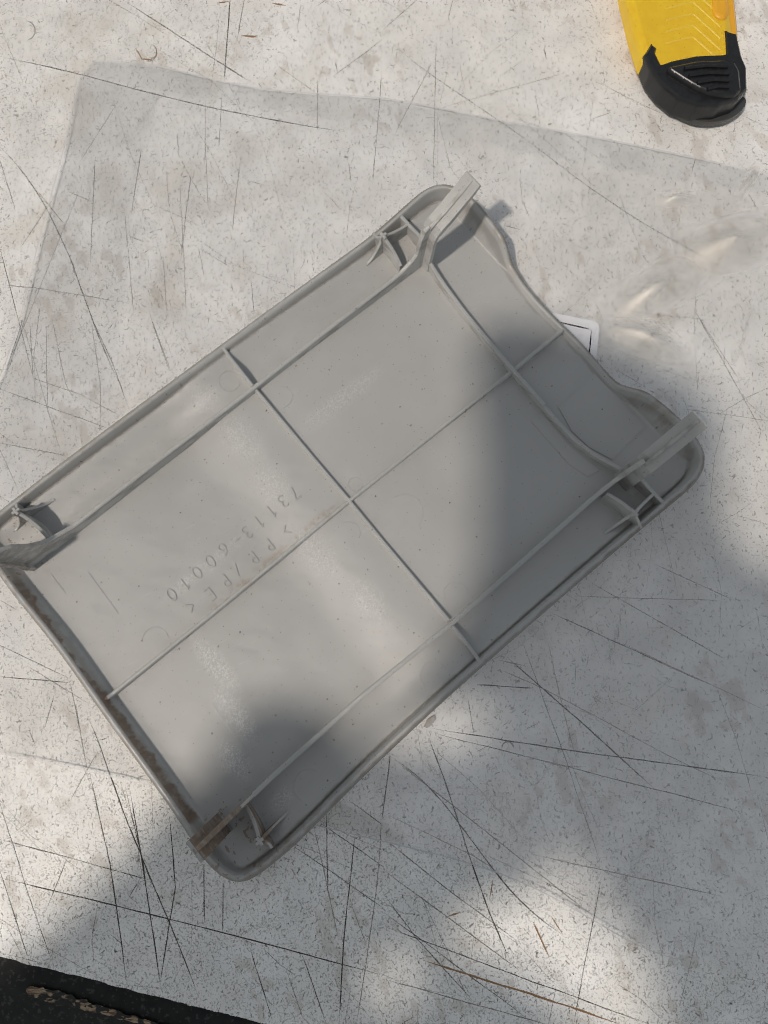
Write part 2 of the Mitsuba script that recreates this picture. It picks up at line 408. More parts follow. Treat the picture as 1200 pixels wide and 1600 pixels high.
# a bare chipped streak along the edging
w0, w1 = bench_xy([(48, 1541), (275, 1603)], -0.004)
wd = (w1 - w0)
qs = np.linspace(0, 1.15, 70)
wid = 0.0040 * np.clip(1.1 - 0.75 * qs, 0.25, 1) * (0.55 + 0.9 * meshkit.fbm(np.column_stack([qs * 30, qs * 0, qs * 0]), 3, 5)) * np.clip(qs * 40, 0.2, 1)
cen = w0 + wd * qs[:, None]
off = 0.0006 * (meshkit.fbm(np.column_stack([qs * 22, qs * 0 + 9, qs * 0]), 3, 8) - 0.5)


def edging_z(q):
    o = -(q - c0) @ en
    return np.interp(o, [a for a, _ in prof], [b for _, b in prof]) + 0.0007


la = cen + en * (wid / 2 + off)[:, None]; lb = cen - en * (wid / 2 - off)[:, None]
v = np.vstack([np.column_stack([la, edging_z(la)]), np.column_stack([lb, edging_z(lb)])])
i = np.arange(len(qs) - 1); k = len(qs)
f = np.vstack([np.column_stack([i, i + k, i + 1]), np.column_stack([i + 1, i + k, i + k + 1])])
add('workbench__bare_wood', trimesh.Trimesh(v, f, process=False), 'wood_mat', False)
labels['workbench__bare_wood'] = {'label': 'bare tan wood showing through the chipped black edging'}
legs = [trimesh.creation.box((0.08, 0.08, 0.87)) for _ in range(4)]
for lg, (s, o) in zip(legs, ((0.1, -0.1), (1.5, -0.1), (0.1, -1.0), (1.5, -1.0))):
    q = edge_pt(s, o, -0.465); lg.apply_translation(q)
    add('workbench__leg', lg, 'edge_mat', False)

CUTS = [((192, 0), (395, 131)), ((-5, 88), (125, 117), (250, 150), (360, 175), (540, 207)), ((360, -3), (350, 128)), ((347, 150), (342, 232)), ((-3, 226), (75, 330), (110, 405), (145, 500), (190, 605)),
        ((-2, 245), (25, 330)), ((322, 155), (320, 262)), ((320, 210), (326, 330)), ((375, 255), (363, 362)), ((300, 265), (282, 410)), ((281, 280), (292, 495)), ((222, 230), (205, 340)), ((195, 325), (210, 495)),
        ((149, 245), (142, 415)), ((497, 125), (496, 205)), ((597, 110), (582, 292)), ((382, -3), (372, 57)), ((-3, 375), (55, 600)), ((132, 280), (10, 580)), ((185, 160), (125, 255)), ((-3, 444), (55, 450), (190, 472)),
        ((255, 400), (261, 492)), ((232, 485), (265, 580)), ((392, 435), (398, 492)), ((35, 500), (73, 633), (97, 713)), ((82, 500), (103, 600), (120, 630)), ((143, 500), (157, 600), (157, 673)), ((145, 500), (177, 570), (202, 640)),
        ((42, 588), (127, 617), (192, 653)), ((-3, 607), (170, 670)), ((-3, 692), (103, 712)), ((237, 500), (267, 580)), ((48, 510), (52, 587)), ((73, 510), (75, 640)), ((37, 500), (10, 580)), ((-2, 697), (30, 767)),
        ((-3, 936), (30, 955)), ((-3, 1006), (108, 1060)), ((-3, 1057), (110, 1067)), ((42, 1040), (140, 1100)), ((110, 1067), (125, 1140)), ((85, 1085), (70, 1140)), ((118, 1100), (137, 1205)),
        ((135, 1110), (172, 1210), (205, 1300), (260, 1430), (310, 1558)), ((140, 1208), (172, 1350), (198, 1540)), ((202, 1230), (225, 1360), (252, 1550)), ((195, 1225), (220, 1335), (250, 1530)),
        ((265, 1275), (274, 1385), (250, 1540)), ((318, 1350), (319, 1440)), ((348, 1380), (348, 1458)), ((-3, 1310), (242, 1377)), ((-3, 1371), (200, 1420), (390, 1468), (600, 1525)), ((-3, 1245), (45, 1400), (82, 1515)),
        ((-3, 1350), (45, 1500)), ((108, 1335), (75, 1415)), ((455, 1320), (530, 1370), (600, 1420)), ((500, 1285), (600, 1355)), ((490, 1290), (530, 1470)), ((510, 1270), (512, 1395)), ((555, 1300), (537, 1470), (530, 1600)),
        ((595, 1265), (594, 1315), (577, 1470), (557, 1603)), ((390, 1480), (425, 1600)), ((472, 1490), (510, 1600)), ((550, 1415), (572, 1475)), ((960, 1000), (1203, 1113)), ((1080, 1000), (1132, 1030)),
        ((815, 1000), (885, 1190), (940, 1355)), ((855, 1000), (880, 1110), (902, 1195)), ((790, 1025), (910, 1130), (1025, 1235)), ((770, 1042), (950, 1130), (1080, 1198), (1135, 1222)),
        ((670, 1137), (860, 1168), (1203, 1215)), ((665, 1142), (1030, 1235), (1165, 1270)), ((745, 1070), (832, 1075)), ((780, 1032), (825, 1042)), ((731, 1090), (740, 1145)), ((665, 1142), (705, 1250), (755, 1400), (800, 1505)),
        ((610, 1180), (597, 1280)), ((610, 1182), (760, 1300), (925, 1430)), ((615, 1185), (720, 1290), (780, 1370), (880, 1460)), ((600, 1270), (735, 1335), (775, 1360)), ((600, 1310), (700, 1390), (815, 1475)),
        ((600, 1360), (810, 1515)), ((600, 1398), (650, 1465), (740, 1565)), ((600, 1425), (825, 1592)), ((600, 1447), (850, 1540), (1020, 1602)), ((600, 1530), (860, 1602)), ((675, 97), (615, 215)), ((682, 55), (677, 290)),
        ((600, 55), (635, 87), (730, 155), (850, 240), (930, 300), (1050, 375), (1165, 440)), ((695, 167), (890, 112)), ((922, 187), (957, 175)), ((850, 75), (854, 93)), ((1082, 482), (1155, 595)), ((597, 48), (655, -3)),
        ((708, -3), (700, 33)), ((785, 352), (815, 360)), ((897, 932), (1124, 938)), ((920, 909), (1129, 1028)), ((862, 958), (1100, 1066)), ((1066, 639), (1203, 658)), ((1084, 484), (1192, 677)), ((1020, 880), (1150, 940)),
        ((832, 1335), (1125, 1400)), ((940, 1370), (895, 1602)), ((545, 1250), (600, 1290)), ((150, 1180), (110, 1250)), ((60, 300), (100, 350)), ((30, 390), (90, 300)), ((430, 100), (500, 150)), ((520, 120), (600, 60)),
        ((470, 5), (465, 45)), ((545, 255), (548, 285)), ((310, 385), (320, 435)), ((315, 390), (360, 418)), ((360, 440), (365, 460))]
HEAVY = {0, 1, 2, 4, 43, 44, 45, 47, 48, 51, 59, 68, 70, 72, 75, 76, 78, 91, 98}
cut_lines = [(bench_xy(c), (0.00040 if i in HEAVY else (0.00030 if c[0][1] > 1000 else 0.00024)) * RNG.uniform(0.85, 1.15)) for i, c in enumerate(CUTS)]
for _ in range(900):        # many short shallow nicks
    x, y = RNG.uniform(-20, 1220), RNG.uniform(-20, 1620)
    a = RNG.choice([1.45, 1.75, 0.5, 2.6, 1.1]) + RNG.normal(0, 0.25); L = RNG.gamma(1.3, 6.0)
    cut_lines.append((bench_xy([(x, y), (x + L * math.cos(a), y + L * math.sin(a))]), RNG.uniform(0.00010, 0.00030)))
for _ in range(170):       # long faint cuts
    x, y = RNG.uniform(-50, 1250), RNG.uniform(-50, 1650)
    a = RNG.choice([1.4, 1.7, 0.35, 0.6, 1.2, 2.5]) + RNG.normal(0, 0.12); L = RNG.uniform(40, 220)
    b = a + RNG.normal(0, 0.08)
    cut_lines.append((bench_xy([(x, y), (x + L / 2 * math.cos(a), y + L / 2 * math.sin(a)), (x + L * math.cos(b), y + L * math.sin(b))]), RNG.uniform(0.00009, 0.00017)))
# nothing runs past the front edge of the top
cut_lines = [(np.asarray(q) + en * np.maximum(0, 0.0012 - (np.asarray(q) - c0) @ en)[:, None], w) for q, w in cut_lines if ((np.asarray(q) - c0) @ en).max() > 0.002]
deep = [RNG.random() < (0.45 if i < len(CUTS) else 0.35) or i in HEAVY for i in range(len(cut_lines))]
add('workbench__knife_cut', ribbons([c for c, d in zip(cut_lines, deep) if d], 0.00006, RNG), 'cut_mat', False)
add('workbench__shallow_cut', ribbons([c for c, d in zip(cut_lines, deep) if not d], 0.00005, RNG), 'cut_light_mat', False)
labels['workbench__shallow_cut'] = {'label': 'shallow grey knife cuts on the bench top', 'kind': 'stuff'}
labels['workbench__knife_cut'] = {'label': 'dark knife cuts crossing the white bench top', 'kind': 'stuff'}
SM = [((1035, 1250), (1010, 1325), (950, 1415)), ((986, 850), (970, 960), (953, 1028)), ((960, 1010), (952, 1032)), ((945, 1055), (940, 1085)), ((935, 1090), (895, 1145), (830, 1235)), ((650, 1165), (672, 1200), (700, 1227)), ((700, 1227), (775, 1242)), ((925, 1305), (855, 1365)),
      ((920, 1325), (875, 1375)), ((1040, 500), (1000, 545)), ((195, 340), (215, 395)), ((215, 355), (205, 395)), ((245, 450), (255, 480)), ((340, 1470), (430, 1440)), ((290, 1525), (330, 1515)), ((75, 1470), (105, 1445)), ((30, 40), (60, 45)), ((70, 90), (140, 20)),
      ((250, 150), (200, 220)), ((790, 1235), (800, 1290)), ((780, 1240), (790, 1300)), ((1175, 480), (1150, 560)), ((1090, 690), (1075, 720))]
sm_lines = []
for c in SM:
    q = densify(bench_xy(c), np.zeros(len(c)), 0.0012)[0]
    if len(q) < 3:
        continue
    t = np.gradient(q, axis=0); t /= np.linalg.norm(t, axis=1, keepdims=True) + 1e-12
    for k in range(int(len(q) * 7)):
        i = RNG.integers(len(q)); a = math.atan2(t[i, 1], t[i, 0]) + RNG.normal(0, 0.35); L = RNG.gamma(2.0, 0.00045)
        p0 = q[i] + RNG.normal(0, 0.0006, 2)
        sm_lines.append((np.array([p0, p0 + L * np.array([math.cos(a), math.sin(a)])]), RNG.uniform(0.00018, 0.00055)))
# scattered dark dashes, blots and rubbed spots, thicker in places
for _ in range(150):
    x, y = RNG.uniform(0, 1200), RNG.uniform(0, 1600)
    k0, sp, a0 = RNG.integers(3, 16), RNG.uniform(2, 9), RNG.uniform(0, 3.14)
    for k in range(k0):
        ox, oy = RNG.normal(0, sp, 2); a = a0 + RNG.normal(0, 0.5); L = RNG.gamma(2.0, 1.6)
        sm_lines.append((bench_xy([(x + ox, y + oy), (x + ox + L * math.cos(a), y + oy + L * math.sin(a))]), RNG.uniform(0.00010, 0.00032)))
sm_lines = [(q, w) for q, w in sm_lines if ((np.asarray(q) - c0) @ en).min() > 0.001]
add('workbench__dirt_mark', ribbons(sm_lines, 0.00003, RNG, 0.0001), 'smudge_mat', False)
labels['workbench__dirt_mark'] = {'label': 'grey dirt smudges rubbed into the bench top', 'kind': 'stuff'}
RINGS = [[(40 + 15 * math.cos(a), 48 + 15 * math.sin(a)) for a in np.linspace(-1.5, 1.4, 9)], [(232 + 13 * math.cos(a), 82 + 14 * math.sin(a)) for a in np.linspace(-1.2, 2.0, 9)], [(793 + 9 * math.cos(a), 1168 + 9 * math.sin(a)) for a in np.linspace(3.0, 6.4, 8)]]
add('workbench__ring_mark', ribbons([(bench_xy(r), 0.0005) for r in RINGS], 0.00007, RNG, 0.00004), 'smudge_mat', False)
labels['workbench__ring_mark'] = {'label': 'faint grey ring stains', 'kind': 'stuff'}
br_lines = [(bench_xy(c), w) for c, w in ((((660, 1500), (835, 1555), (970, 1600)), 0.0007), (((425, 5), (447, 9)), 0.0011), (((377, 56), (403, 58)), 0.0012), (((338, 5), (360, 2)), 0.0008), (((212, 75), (222, 92), (240, 94)), 0.0007),
            (((700, 1432), (720, 1425)), 0.0009), (((765, 1405), (770, 1375)), 0.0007), (((833, 1440), (858, 1495)), 0.0006), (((860, 1430), (880, 1460)), 0.0006), (((245, 75), (244, 88), (230, 96)), 0.0006))]
add('workbench__brown_mark', ribbons(br_lines, 0.00009, RNG), 'brown_mat', False)
labels['workbench__brown_mark'] = {'label': 'rusty brown streaks on the bench top', 'kind': 'stuff'}

# ------------------------------------------------------------------ clear plastic bag under the panel
FILM = [(148, 98), (215, 103), (300, 122), (420, 146), (600, 160), (760, 190), (900, 215), (1050, 245), (1230, 283), (1290, 800), (1240, 1545), (1100, 1500), (1010, 1480), (900, 1420), (780, 1362), (640, 1322), (500, 1288), (360, 1252), (225, 1222),
        (100, 1195), (-60, 1168), (-90, 900), (-20, 650), (5, 590), (30, 520), (60, 400), (100, 250), (124, 125)]


def sheet(poly_px, z, amp, step=0.0022, seed=1, wl=0.02):
    P = Polygon(bench_xy(poly_px))
    b = P.bounds
    gx, gy = np.meshgrid(np.arange(b[0], b[2], step), np.arange(b[1], b[3], step))
    g = np.column_stack([gx.ravel(), gy.ravel()])
    g = g[shapely.contains_xy(P.buffer(-step * 0.5), g[:, 0], g[:, 1])]
    ring = poly_resample(np.array(P.exterior.coords)[:-1], step)
    q = np.vstack([ring, g])
    tri = Delaunay(q).simplices
    cen = q[tri].mean(1)
    tri = tri[shapely.contains_xy(P, cen[:, 0], cen[:, 1])]
    uvp = (q - ORG) @ np.column_stack([DU, DV]) * 1000
    under = np.clip((np.maximum(np.abs(uvp[:, 0]) - 104, np.abs(uvp[:, 1]) - 70)) / 25, 0, 1)     # pressed flat beneath the panel
    r = np.column_stack([q / wl, np.full(len(q), 0.3)])
    h = meshkit.fbm(r, 3, seed)
    h2 = meshkit.fbm(np.column_stack([(q[:, 0] * 0.9 - q[:, 1] * 0.4) / wl * 0.5, (q[:, 0] * 0.4 + q[:, 1] * 0.9) / wl * 2.2, q[:, 0] * 0]), 3, seed + 4)
    zz = z + amp * (0.15 + 0.85 * under) * (0.55 * h + 0.45 * h2)
    m = trimesh.Trimesh(np.column_stack([q, zz]), tri, process=False)
    if m.face_normals[:, 2].mean() < 0:
        m.invert()
    return m


add('plastic_bag__sheet', sheet(FILM, 0.0002, 0.0007), 'film_mat', True)
add('plastic_bag__upper_sheet', sheet(FILM, 0.00045, 0.0010, seed=21, wl=0.03), 'film_upper_mat', True)
edge_px = [FILM[0:9], FILM[11:21], FILM[21:]]
scene['film_edge_mat'] = {'type': 'twosided', 'bsdf': {'type': 'roughplastic', 'alpha': 0.12, 'diffuse_reflectance': {'type': 'rgb', 'value': (0.56, 0.56, 0.57)}}}
add('plastic_bag__edge', ribbons([(bench_xy(e), 0.00042) for e in edge_px], 0.0022, np.random.default_rng(4), 0.00005), 'film_edge_mat', False)
FOLD_T = [(126, 118), (148, 99), (215, 104), (300, 123), (420, 147), (600, 161), (760, 191), (900, 216), (1050, 246), (1228, 284), (1230, 312), (1050, 282), (900, 256), (740, 228), (590, 203), (440, 178), (310, 157)]
add('plastic_bag__fold', sheet(FOLD_T, 0.0010, 0.0006, seed=5), 'film_fold_mat', True)
FOLD_L = [(125, 122), (250, 150), (222, 240), (205, 330), (192, 470), (178, 560), (120, 700), (40, 880), (-88, 900), (-18, 650), (6, 591), (31, 520), (61, 400), (101, 250)]
add('plastic_bag__fold', sheet(FOLD_L, 0.0010, 0.0006, seed=9), 'film_fold_mat', True)
labels['plastic_bag'] = {'label': 'thin clear plastic bag lying flat on the bench under the grey panel', 'category': 'plastic bag'}

# added warm-tinted reflecting patches over the bag, standing in for sun glints
def glint_opacity(p, n, uv):
    r2 = dr.square(uv.x * 2 - 1) + dr.square(uv.y * 2 - 1)
    k = dr.clip(1 - r2, 0, 1)
    return 0.24 * k * dr.sqrt(k) * (0.4 + 0.6 * smoothstep(0.3, 0.6, fbm(uv.x * 3, uv.y * 7, 2.0, octaves=3)))


scene['glint_mat'] = {'type': 'mask', 'opacity': mikit.proc(glint_opacity), 'bsdf': {'type': 'twosided', 'bsdf': {'type': 'roughconductor', 'alpha': 0.30, 'material': 'none', 'specular_reflectance': {'type': 'rgb', 'value': (1.0, 0.92, 0.80)}}}}
for k, (px, py, ang, la, lb, hh) in enumerate(((1055, 316, 6, 34, 12, 0.0024), (1140, 385, 14, 92, 46, 0.0070), (1025, 455, 32, 96, 42, 0.0066), (1010, 535, -20, 80, 34, 0.0055), (1166, 288, 58, 34, 9, 0.0020))):
    g = np.linspace(-1, 1, 41)
    gx, gy = np.meshgrid(g, g)
    rr = np.sqrt(gx ** 2 + gy ** 2)
    wob = 0.30 * (meshkit.noise(np.stack([gx * 1.2, gy * 1.2, gx * 0 + k * 3.1], -1), 6) - 0.5)
    zz = hh * np.clip(1 - (rr + wob * np.clip(1.4 - rr, 0, 1)) ** 2, 0, 1) ** 2.6 * (1 - 0.25 * gx)
    a = math.radians(-ang)
    xx = px + gx * la * math.cos(a) - gy * lb * math.sin(a); yy = py + gx * la * math.sin(a) + gy * lb * math.cos(a)
    q = np.array([on_plane(x1, y1)[:2] for x1, y1 in zip(xx.ravel(), yy.ravel())])
    v = np.column_stack([q, 0.0019 + zz.ravel()])
    i = np.arange(40)[:, None] * 41 + np.arange(40)[None]
    f = np.vstack([np.column_stack([i.ravel(), (i + 1).ravel(), (i + 41).ravel()]), np.column_stack([(i + 1).ravel(), (i + 42).ravel(), (i + 41).ravel()])])
    m = trimesh.Trimesh(v, f, process=False)
    if m.face_normals[:, 2].mean() < 0:
        m.invert()
    add('plastic_bag__glint_patch', m, 'glint_mat', True, uv=np.column_stack([gx.ravel(), gy.ravel()]) * 0.5 + 0.5)

# ------------------------------------------------------------------ paper label peeking out from under the panel
card = bench_xy([(845, 487), (868, 490), (925, 501), (934, 505), (937, 514), (932, 556), (926, 610), (880, 600), (838, 540)], 0.0016)
add('paper_label__sheet', loft(poly_resample(card, 0.002), [(0, 0.00155), (0, 0.00175), (0.0001, 0.0018)]), 'paper_mat', False)
bl = bench_xy([(872, 503), (924, 515), (922, 540), (914, 600)], 0.0018)
add('paper_label__border_line', ribbons([(bl[:2], 0.0005), (bl[1:], 0.0005)], 0.00186, np.random.default_rng(3), 0.0), 'ink_mat', False)
labels['paper_label'] = {'label': 'white label with a black printed border, its corner showing from under the grey panel', 'category': 'label'}

# ------------------------------------------------------------------ grey trim panel
OUT = [(-94, -74.1), (-85, -73.9), (-65, -72.8), (-44.7, -71.7), (-24, -70.8), (-3.2, -70.3), (27, -70.2), (50, -70.3), (70, -70.4), (85, -70.3), (94.0, -69.8), (98.6, -67.8), (102.0, -64.4), (103.4, -58.1), (103.5, -51), (103.2, -44), (102.2, -38), (100.4, -32.5), (99.8, -27),
       (99.6, -12), (99.4, 0), (99.2, 11), (99.5, 22), (100.4, 28.5), (102.3, 35), (103.2, 45), (103.4, 54), (102.6, 61.7), (99.8, 67.0), (94.6, 69.7), (86, 70.3), (73, 70.2), (44, 70.7), (20, 71.2), (0.6, 71.7), (-25, 72.0), (-52.5, 72.3), (-75, 72.4), (-92, 72.2),
       (-99.5, 71.0), (-103.8, 67.2), (-105.3, 61), (-105.3, 52), (-105.0, 26), (-105.3, -1.5), (-105.8, -32), (-106.5, -53), (-106.6, -62), (-105.4, -67.6), (-102.2, -71.8)]
N = 560
ring = resample(OUT, N, smooth=1.2)
inn = normals2(ring)
# nudge sample spacing: keep as is
endw = inn[:, 0] ** 2                                # 1 on the end walls, 0 on the long sides


def sstep(a, b, x):
    t = np.clip((x - a) / (b - a), 0, 1)
    return t * t * (3 - 2 * t)


def rim_z(u, v):
    corner = sstep(62, 92, u)
    mid = 1 - sstep(27.5, 38.5, np.abs(v - 1.0))
    return 10.0 + 3.2 * corner * (1 - mid) - 3.8 * mid * sstep(90, 97, u)


def floor_z(u, v):
    z = 3.3 + 2.6 * sstep(-34, -8, u) - 1.7 * sstep(4, 66, u)
    z = z + 3.0 * sstep(57, 70, np.abs(v)) ** 1.3
    z = z + 0.5 * sstep(84, 98, u) + 0.5 * sstep(-96, -104, u)
    return z + 0.25 * (meshkit.fbm(np.column_stack([u / 30, v / 30, u * 0]), 2, 3) - 0.5)


s_in = [0.0, 0.3, 0.8, 1.5, 2.0, 2.3, 2.5, 2.75, 3.0, 3.25, 3.6, 4.0, 4.4, 4.8, 5.2, 5.6, 6.0, 6.4, 6.9, 7.6, 8.4]
dz_in = {0.0: -1.6, 0.3: -0.8, 0.8: -0.2, 1.5: 0.0, 2.0: -0.1, 2.3: -0.45}
zr = rim_z(ring[:, 0], ring[:, 1])
right = (inn[:, 0] < -0.5) & (ring[:, 0] > 80)
sb_end = np.where(ring[:, 0] > 0, np.clip(ring[:, 0] - 97.7, 2.9, 7), 4.4)
sb = 3.0 * (1 - endw) + sb_end * endw
tops, bots = [], []
for s in s_in:
    q = ring + inn * s
    if s in dz_in:
        z = zr + dz_in[s]
    else:
        w = np.clip((s - 2.3) / (sb - 2.3), 0, 1)
        w = w * endw + (1 - endw) * (0.75 * w + 0.25 * w * w * (3 - 2 * w))
        fill = 0.32 * np.exp(-np.maximum(s - sb, 0) / 0.5)          # fillet at the foot
        fz = floor_z(q[:, 0], q[:, 1]) + fill * np.minimum(1, endw + 0.3)
        fz = fz - 1.1 * np.exp(-((s - 3.15) / 0.33) ** 2) * (1 - np.minimum(1, endw * 3)) * (w > 0.6)
        z = (zr - 0.45) * (1 - w) + fz * w
    tops.append(np.column_stack([q, z]))
for s, z in ((0.12, None), (0.7, 4.2), (2.4, 2.2), (5.5, 1.35), (8.0, 1.2)):
    q = ring + inn * s
    bots.append(np.column_stack([q, zr - 3.0 if z is None else np.full(N, z)]))


def rings_faces(o0, o1):
    a = np.arange(N); b = np.roll(a, -1)
    return [np.column_stack([o0 + a, o0 + b, o1 + a]), np.column_stack([o0 + b, o1 + b, o1 + a])]


V = np.vstack(tops + bots); F = []
for k in range(len(tops) - 1):
    F += rings_faces(k * N, (k + 1) * N)
nb = len(tops)
F += [x[:, ::-1] for x in rings_faces(0, nb * N)]
for k in range(len(bots) - 1):
    F += [x[:, ::-1] for x in rings_faces((nb + k) * N, (nb + k + 1) * N)]
last = tops[-1][:, :2]
P = Polygon(last)
gu, gv = np.meshgrid(np.arange(-100, 100, 1.5), np.arange(-70, 70, 1.5))
g = np.column_stack([gu.ravel(), gv.ravel()])
g = g[shapely.contains_xy(P.buffer(-0.9), g[:, 0], g[:, 1])]
q = np.vstack([last, g])
tri = Delaunay(q).simplices
tri = tri[shapely.contains_xy(P, *q[tri].mean(1).T)]
e1, e2 = q[tri[:, 1]] - q[tri[:, 0]], q[tri[:, 2]] - q[tri[:, 0]]
flip = (e1[:, 0] * e2[:, 1] - e1[:, 1] * e2[:, 0]) < 0
tri[flip] = tri[flip][:, ::-1]
gt = np.column_stack([g, floor_z(g[:, 0], g[:, 1])]); gb = np.column_stack([g, np.full(len(g), 1.2)])
o = len(V)
remap = lambda base, off: np.where(tri < N, tri + base, tri - N + off)
F += [remap((nb - 1) * N, o), remap((nb + len(bots) - 1) * N, o + len(g))[:, ::-1]]
V = np.vstack([V, gt, gb])
shell = trimesh.Trimesh(W(V), np.vstack(F), process=False)
rim_s = np.concatenate([np.full(N, s) for s in s_in] + [np.zeros(N)] * len(bots) + [np.full(len(gt), 20.0), np.zeros(len(gb))])
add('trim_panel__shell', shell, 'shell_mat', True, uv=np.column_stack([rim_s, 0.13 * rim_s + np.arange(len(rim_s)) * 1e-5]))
labels['trim_panel'] = {'label': 'grey moulded plastic trim panel lying face down, showing its ribs, hooks and raised lettering', 'category': 'trim panel'}


def fz(u, v):
    return float(floor_z(np.array([u]), np.array([v]))[0])


def rib(pts, tops_, t, key='trim_panel__rib', c=0.3):
    q, zt = densify(pts, tops_, 1.2)
    zb = floor_z(q[:, 0], q[:, 1]) - 0.6
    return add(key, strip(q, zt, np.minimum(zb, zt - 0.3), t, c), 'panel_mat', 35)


# long ribs; at the ends they climb into the webs of the four hooks
rib([(-99, 52.2), (-97.5, 52.2), (-95, 52.1), (-91.5, 52), (-89.5, 51.9), (-86, 51.8), (-77, 51.8), (-40, 52.0), (0, 51.7), (30, 52), (62, 51.8), (66, 51.8), (70, 51.8), (72.6, 51.8), (74.2, 51.8), (75.5, 51.8), (77.5, 51.8)],
    [36, 35, 31, 27, 19.5, 13.5, 9.6, 9.3, 9.3, 9.3, 9.6, 10.3, 12.2, 14.6, 23, 26.5, 27.6], 1.5)
rib([(-99, -54.6), (-97.5, -54.6), (-95, -54.5), (-91, -54.4), (-87, -54.2), (-83, -54), (-76, -53.6), (-40, -52.6), (0, -53.5), (30, -53), (62, -52.2), (66, -52.2), (70, -52.3), (72.6, -52.4), (74.2, -52.6), (75.5, -52.8), (77.5, -53.2)],
    [36, 34, 29, 22, 15, 11, 9.4, 9.1, 9.1, 9.1, 9.4, 10.3, 12.2, 14.6, 23, 26.5, 27.6], 1.5)
# middle rib and cross rib, low; taller gussets of the cross rib beside the rims
rib([(-103, -0.4), (-100, -0.3), (-60, -0.3), (0, 0), (40, -0.2), (74, -0.5), (86, -0.6), (96, -0.6)], [8.5, 7.0, 6.4, 7.6, 7.2, 7.0, 8.2, 8.9], 1.25)
rib([(-0.6, -52), (-0.6, -20), (-0.4, 0), (-0.5, 20), (-0.5, 51)], [8.0, 7.6, 7.6, 7.6, 8.0], 1.25)
rib([(-0.6, 52.4), (-0.5, 60), (-0.3, 66), (0.2, 70.2)], [9.4, 10.3, 10.0, 9.9], 1.2)
rib([(-1.0, -54.2), (-1.1, -60), (-1.4, -66), (-1.8, -69)], [9.2, 10.2, 10.0, 9.9], 1.2)
# end rib, bowed
rib([(76.6, 48.5), (75.9, 44), (75.1, 38), (74.2, 28), (73.6, 15), (73.3, 0), (73.2, -8), (73.1, -17), (73.0, -17.4), (72.9, -25), (73.1, -33), (74.4, -41), (76.3, -47), (77.4, -50.5)], [9.4, 9.0, 8.8, 8.5, 8.2, 8.0, 8.0, 8.0, 7.2, 7.2, 7.4, 7.9, 8.4, 9], 1.4)


def slab(path, t, v0, v1, key):
    """A plate swept along path [(u, z)] with thickness t, from v0 to v1."""
    p = np.asarray(path, float)
    tan = np.gradient(p, axis=0); tan /= np.linalg.norm(tan, axis=1, keepdims=True)
    nn = np.column_stack([-tan[:, 1], tan[:, 0]])
    a, b = p + nn * t / 2, p - nn * t / 2
    poly = Polygon(np.vstack([a, b[::-1]])).buffer(-0.12).buffer(0.12, quad_segs=2)
    m = trimesh.creation.extrude_polygon(poly, abs(v1 - v0) - 0.0, engine='earcut')
    vv = m.vertices.copy()
    m2 = trimesh.Trimesh(W(np.column_stack([vv[:, 0], min(v0, v1) + vv[:, 2], vv[:, 1]])), m.faces, process=False)
    m2.fix_normals()
    return m2


def hook_right(vc, sgn):
    v0, v1 = vc - 3.4, vc + 3.4
    path = [(75.9, 3.6), (76.3, 8), (77.0, 15), (77.6, 21), (78.4, 24.0), (80.2, 26.0), (84, 28.2), (90, 32.4), (95.6, 37.0)]
    parts = [slab(path, 1.5, v0, v1, 'x')]
    # centre web standing on the tongue
    up = [(77.4, 26.6), (80.0, 27.9), (84, 30.0), (90, 34.1), (94.5, 37.5)]
    lo = [(77.4, 22.0), (80.0, 25.5), (84, 27.8), (90, 32.0), (94.5, 36.0)]
    poly = Polygon(up + lo[::-1])
    m = trimesh.creation.extrude_polygon(poly, 1.1, engine='earcut')
    vv = m.vertices
    parts.append(trimesh.Trimesh(W(np.column_stack([vv[:, 0], vc - 0.55 + vv[:, 2], vv[:, 1]])), m.faces, process=False))
    # thicker pad on the outward side
    parts.append(slab([(79, 22.8), (84, 25.6), (90, 30.2), (95.0, 34.6)], 1.8, vc - 2.9, vc + 2.9, 'x'))
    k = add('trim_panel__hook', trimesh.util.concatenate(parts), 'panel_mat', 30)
    return k


hook_right(51.4, 1)
hook_right(-54.3, -1)


def hook_left(va, vb):
    k = add('trim_panel__hook', slab([(-96.6, 3.6), (-97.2, 14), (-98.0, 24), (-98.9, 35.5)], 1.3, va, vb, 'x'), 'panel_mat', 30)
    return k


hook_left(49.9, 57.0)
labels[hook_left(-58.2, -51.2)] = {'label': 'rust-stained hook plate in the lower left corner'}


